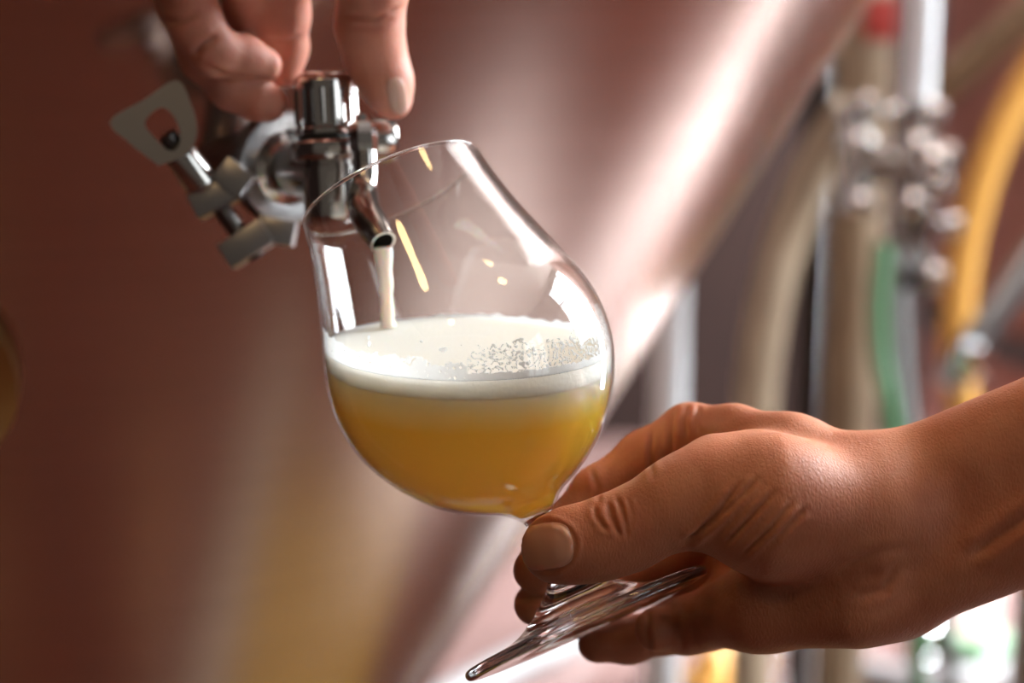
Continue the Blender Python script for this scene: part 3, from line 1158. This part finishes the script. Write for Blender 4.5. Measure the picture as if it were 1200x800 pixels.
# neck from the ferrule into the body
bm = lathe(BM(), TAP + tap_dir * 0.009, tap_dir, [(0, 0.0), (0, 0.0138), (0.003, 0.0138), (0.004, 0.0105), ((neck_to - TAP).length - 0.009, 0.0105)], 40)
link('neck', bm, M['steel'], valve)
bm = lathe(BM(), vbase, vn, vp([(0, 0), (0, 26), (5, 31), (10, 33), (68, 33), (70, 30), (75, 30), (77, 33), (77, 44), (80, 46), (95, 46), (98, 43), (98, 33)]), 56)
body = link('body', bm, M['steel'], valve)
bm = lathe(BM(), vbase, vn, vp([(97.5, 32), (99, 34), (104, 34), (104, 0)]), 40)
link('gasket', bm, M['rubber'], valve)
kp = [(104, 0), (104, 36), (106, 38.5), (112, 38.5), (114, 36), (162, 35), (166, 36), (170, 35), (175, 31), (178, 25), (179, 0)]
bm = lathe(BM(), vbase, vn, vp(kp), 60)
knob = link('knob', bm, M['steel'], valve)
bm = BM()
Fk = frame(vn)
for k in range(18):                                  # grip ridges round the knob
    a = 2 * PI * k / 18
    o = vbase + vn * (138 * VL) + Fk @ Vector((math.cos(a), math.sin(a), 0)) * 35 * VL
    tube(bm, [o - vn * 20 * VL, o + vn * 20 * VL], 2.4 * VL, 8)
link('grip', bm, M['steel'], knob)
side = RIGHT * 0.96 + FWD * 0.25
bm = lathe(BM(), vbase + vn * (100 * VL) + side * 20 * VL, side, vp([(0, 0), (0, 17), (22, 17), (22, 25), (30, 27), (56, 27), (60, 24), (60, 17), (54, 15), (54, 0)]), 40)
link('side_port', bm, M['steel'], valve)
# spout: hexagonal fitting, straight drop and angled open end
bm = lathe(BM(), at(424, 134, 0.628), at(427, 186, 0.628) - at(424, 134, 0.628), vp([(0, 0), (0, 7), (9, 8), (9, 13), (13, 16), (38, 17), (44, 14), (52, 13), (52, 0)]), 6)
link('spout_fitting', bm, M['chrome'], valve)
pz, pd = at(455, 384, 1.0) - CAM, 0
tt = (ZF - CAM.z) / pz.z
STREAM0 = CAM + pz * tt                               # where the stream meets the foam
d_end = 0
lo_, hi_ = 0.50, 0.72                                # depth at which the spout mouth is straight above that point
for _ in range(60):
    md = (lo_ + hi_) / 2
    if at(450, 288, md).y < STREAM0.y:
        lo_ = md
    else:
        hi_ = md
D_END = lo_
sp = spline([at(427, 178, .628), at(428, 205, .627), at(426, 228, .624), at(428, 248, 0.55 * .624 + 0.45 * D_END), at(439, 268, 0.2 * .624 + 0.8 * D_END), at(449, 284, D_END)], 8)
bm = tube(BM(), sp, [0.0044 + 0.0014 * min(1, max(0, (i - 10) / 10)) - 0.0011 * max(0, (i - 28) / 12) for i in range(len(sp))], 28, inner=0.78)
bmesh.ops.recalc_face_normals(bm, faces=bm.faces)
link('spout', bm, M['steel'], valve)

# the stream of beer falling from the spout
mouth = sp[-1]
bm = BM()
pts, rr = [], []
for i in range(26):
    t = i / 25
    z = mouth.z - 0.0018 + (ZF + 0.0006 - mouth.z + 0.0018) * t
    w = Vector((mouth.x + (STREAM0.x - mouth.x) * t, mouth.y + (STREAM0.y - mouth.y) * t, z))
    pts.append(w)
    rr.append(0.0031 - 0.0008 * min(1, t * 1.6) + 0.0002 * math.sin(t * 17) + 0.0008 * max(0, t - 0.93) / 0.07)
tube(bm, pts, rr, 20)
st = link('beer_stream', bm, M['pour'], None, loc=mouth)
tag(st, 'thin pale stream of beer falling from the spout onto the foam', 'beer')

# ------------------------------------------------------------------ background
far = thing('fermentation_tank', (at(1545, 300, 2.35).x, at(1545, 300, 2.35).y, 0), 'rosy upright tank standing behind the orange hose at the right edge', 'tank')
fx, fy, _ = parent_loc(far)
RB = 0.50
bm = lathe(BM(), (fx, fy, 0), (0, 0, 1), [(0.22, 0), (0.22, 0.05), (0.60, RB - 0.01), (0.64, RB), (2.3, RB), (2.42, RB * .8), (2.48, 0)], 96)
link('shell', bm, M['tank_far'], far)
for a in (0.4, 1.97, 3.54, 5.11):
    x, y = fx + math.cos(a) * RB * .86, fy + math.sin(a) * RB * .86
    bm = tube(BM(), [(x, y, 0.005), (x, y, 0.66)], 0.03, 16)
    link('leg', bm, M['satin'], far)
bm = lathe(BM(), (fx, fy, 0.80), (0, 0, 1), [(0, RB + .001), (0, RB + .012), (.03, RB + .012), (.03, RB + .001)], 96)
link('band', bm, M['satin'], far)


def px_tube(name, pts, r, m, label, cat, group=None, n=10, parent=None):
    P = spline([at(*p) for p in pts], n)
    bm = tube(BM(), P, r, 18)
    o = link(name, bm, m, parent, loc=P[0] if parent is None else None)
    if label:
        tag(o, label, cat, group)
    return o


def floor_pt(px, py, z):
    d = at(px, py, 1) - CAM
    return CAM + d * ((z - CAM.z) / d.z)


# white vertical pipe with its valve cluster
D1 = 1.55
man = thing('valve_manifold', at(1076, 180, D1), 'cluster of shiny valve fittings at the foot of the white vertical pipe', 'valve')
P0 = at(1076, 130, D1)
pipe = link('pipe', tube(BM(), [(P0.x, P0.y, P0.z - 0.03), (P0.x, P0.y, 3.36)], 0.0125, 20), M['white_paint'], man)
lo_z = at(1076, 300, D1).z
link('body', lathe(BM(), (P0.x, P0.y, lo_z), (0, 0, 1), [(0, 0), (0, .012), (.02, .012), (.022, .022), (.036, .022), (.038, .015), (.07, .017), (.072, .026), (.085, .026), (.088, .016), (.118, .015), (.12, .021), (.134, .021), (.136, 0)], 40), M['steel'], man)
for (x, y, r) in ((1013, 120, .008), (1046, 131, .008), (1092, 131, .010), (1073, 171, .012), (1090, 190, .014), (1097, 214, .011), (1068, 238, .011), (1080, 247, .008), (1112, 263, .010), (1005, 237, .010), (1003, 165, .009), (1092, 322, .011)):
    c = at(x, y, D1 - 0.03)
    link('acorn_nut', lathe(BM(), c + RIGHT * r * 0.9, -RIGHT, [(0, 0), (0, r * .95), (r * .4, r * 1.05), (r * .9, r), (r * 1.4, r * .8), (r * 1.75, r * .45), (r * 1.85, 0)], 24), M['chrome'], man)
bm = tube(BM(), [at(985, 190, D1), at(1120, 190, D1)], .010, 20)
for x in (1000, 1030, 1108):
    lathe(bm, at(x, 190, D1), RIGHT, [(-.005, 0), (-.005, .02), (.005, .02), (.005, 0)], 28)
link('cross_pipe', bm, M['steel'], man)
bm = tube(BM(), [at(1003, 120, D1), at(1003, 250, D1)], .012, 20)
for y in (135, 165, 215, 245):
    lathe(bm, at(1003, y, D1), UP, [(-.004, 0), (-.004, .019), (.004, .019), (.004, 0)], 28)
link('side_valve', bm, M['steel'], man)
bm = tube(BM(), [at(1078, 290, D1), at(1080, 330, D1)], .009, 18)
link('drain', bm, M['steel'], man)
bm = lathe(BM(), at(1073, 325, D1 - .02), RIGHT, [(-.011, 0), (-.011, .010), (0, .0125), (.011, .010), (.011, 0)], 24)
link('handle', bm, M['rubber'], man)

for q, r, m, lab in ((at(1003, 300, 1.95), .030, 'beige_hose', 'dull beige upright pipe left of the shiny valve cluster'), (at(953, 300, 2.3), .020, 'dark_steel', 'thin grey upright pipe between the beige hose and beige pipe')):
    bm = tube(BM(), [(q.x, q.y, 0.004), (q.x, q.y, 3.39)], r, 20)
    lathe(bm, (q.x, q.y, 0), (0, 0, 1), [(0, 0), (0, r * 2), (.012, r * 2), (.014, r)], 24)
    tag(link('standpipe', bm, M[m], None, loc=(q.x, q.y, 0)), lab, 'pipe')
px_tube('hose', [(1000, 128, 1.75), (958, 190, 1.78), (925, 270, 1.8), (903, 350, 1.8), (888, 450, 1.8), (880, 620, 1.8), (878, 1100, 1.8)], .022, M['beige_hose'], 'beige hose curving down left of the upright beige pipe', 'hose', None)
px_tube('hose', [(1034, 285, 1.62), (1029, 350, 1.62), (1030, 410, 1.62), (1042, 480, 1.62), (1058, 600, 1.64), (1075, 760, 1.66), (1088, 1200, 1.7)], .0085, M['green_hose'], 'green hose hanging below the valve cluster', 'hose')
px_tube('hose', [(1056, 280, 1.66), (1054, 380, 1.66), (1062, 480, 1.66), (1088, 620, 1.66), (1112, 760, 1.66), (1124, 1200, 1.7)], .008, M['white_hose'], 'white hose hanging just right of the green hose', 'hose')
px_tube('hose', [(1250, 30, 1.82), (1205, 95, 1.82), (1163, 180, 1.82), (1134, 280, 1.82), (1122, 380, 1.82), (1126, 460, 1.82), (1150, 560, 1.82), (1200, 660, 1.82), (1290, 740, 1.82)], .0165, M['orange_hose'], 'big orange hose looped in front of the rosy tank', 'hose')
px_tube('pipe', [(1060, 140, 2.05), (1110, 98, 2.0), (1160, 55, 1.95), (1300, -60, 1.8)], .021, M['beige_hose'], 'beige pipe rising diagonally to the top right corner', 'pipe')
rail = px_tube('pipe', [(1110, 450, 1.72), (1140, 405, 1.72), (1200, 320, 1.72), (1290, 190, 1.72)], .016, M['satin'], 'steel pipe slanting up to the right edge beneath the orange hose', 'pipe')
px_tube('end_cap', [(1128, 424, 1.70), (1146, 414, 1.69)], .021, M['chrome'], None, None, parent=rail)
o = link('warning_tag', box(BM(), at(1032, 22, 1.85), (.035, .006, .045), None, .003), M['red'], None, loc=at(1032, 22, 1.85))
tag(o, 'small red tag at the top beside the white pipe', 'tag')

# porthole ring on the left of the tank and hoses on the floor
pp, pn, _ = on_cone(-168, 432)
bm = lathe(BM(), pp - pn * .01, pn, [(0, .052), (.016, .052), (.019, .058), (.016, .066), (0, .066)], 64, closed=True)
link('porthole_ring', bm, M['brass'], tank)
bm = lathe(BM(), pp - pn * .01, pn, [(.012, 0), (.013, .03), (.011, .053)], 48)
link('porthole_glass', bm, M['dark_steel'], tank)


def floor_hose(pix, r, m, label, name='hose'):
    P = spline([floor_pt(x, y, r) for x, y in pix], 12)
    o = link(name, tube(BM(), P, r, 16), m, None, loc=P[0])
    return tag(o, label, 'hose')


floor_hose([(700, 715), (655, 752), (600, 780), (540, 812), (480, 850)], .030, M['white_hose'], 'white hose lying on the floor below the glass foot')
floor_hose([(960, 742), (985, 772), (1020, 790), (1080, 800), (1150, 796), (1230, 770)], .026, M['white_hose'], 'white hose curving on the floor under the wrist')
floor_hose([(1060, 700), (1095, 728), (1112, 750), (1150, 764), (1230, 740)], .028, M['green_hose'], 'green hose lying on the floor under the forearm')

# ceiling lamps: round warm bulbs behind the camera
def lamp_mat():
    m, nt, out = mat('warm lamp glass')
    e = node(nt, 'ShaderNodeEmission', Strength=16.0)
    e.inputs['Color'].default_value = (1.0, 0.66, 0.30, 1)
    nt.links.new(e.outputs[0], out.inputs['Surface'])
    return m


M['lamp'] = lamp_mat()
for (x, y, z, w) in ((0.335, 0.60, 2.5, 'right of the tank, nearest the tank'), (0.52, 0.40, 2.5, 'right of the tank, nearest the window'), (-0.42, -0.78, 2.5, 'behind the camera on the left'), (-0.72, 0.08, 2.5, 'in front of the tank on the left')):
    L = thing('pendant_lamp', (x, y, z), 'warm round pendant lamp ' + w, 'lamp', 'pendant lamps above the tank')
    link('bulb', lathe(BM(), (x, y, z - .09), (0, 0, 1), [(0, 0), (.012, .045), (.05, .07), (.09, .08), (.13, .07), (.165, .035), (.175, 0)], 32), M['lamp'], L)
    link('shade', lathe(BM(), (x, y, z), (0, 0, 1), [(.06, .088), (.07, .085), (.10, .06), (.13, .03), (.13, 0)], 40), M['dark_steel'], L)
    link('cord', tube(BM(), [(x, y, z + .13), (x, y, 3.4)], .004, 8), M['rubber'], L)

# odds and ends on the floor
bucket = floor_pt(836, 800, 0.0)
t = thing('funnel', bucket, 'small orange funnel standing upside down on the floor below the wrist', 'funnel')
link('cone', lathe(BM(), bucket, (0, 0, 1), [(0, .062), (.006, .064), (.012, .058), (.075, .014), (.12, .010), (.12, .007), (.07, .011), (.004, .055), (0, .058)], 36, closed=True), M['orange_hose'], t)
for (x, y, lab) in ((908, 792, 'shiny pipe fitting on the floor next to the orange funnel'), (764, 806, 'shiny pipe fitting on the floor left of the orange funnel'), (1078, 768, 'shiny pipe fitting on the floor behind the curved white hose')):
    q = floor_pt(x, y, 0.0)
    t = thing('pipe_fitting', q, lab, 'pipe fitting', 'steel fittings on the floor')
    link('sleeve', lathe(BM(), q, (0, 0, 1), [(0, 0), (0, .032), (.006, .032), (.010, .020), (.05, .020), (.055, .030), (.065, .030), (.07, .022), (.072, 0)], 32), M['chrome'], t)
    link('knob', lathe(BM(), q + Vector((0, 0, .071)), (0, 0, 1), [(0, .006), (.008, .006), (.012, .016), (.022, .021), (.034, .016), (.04, 0)], 24), M['chrome'], t)
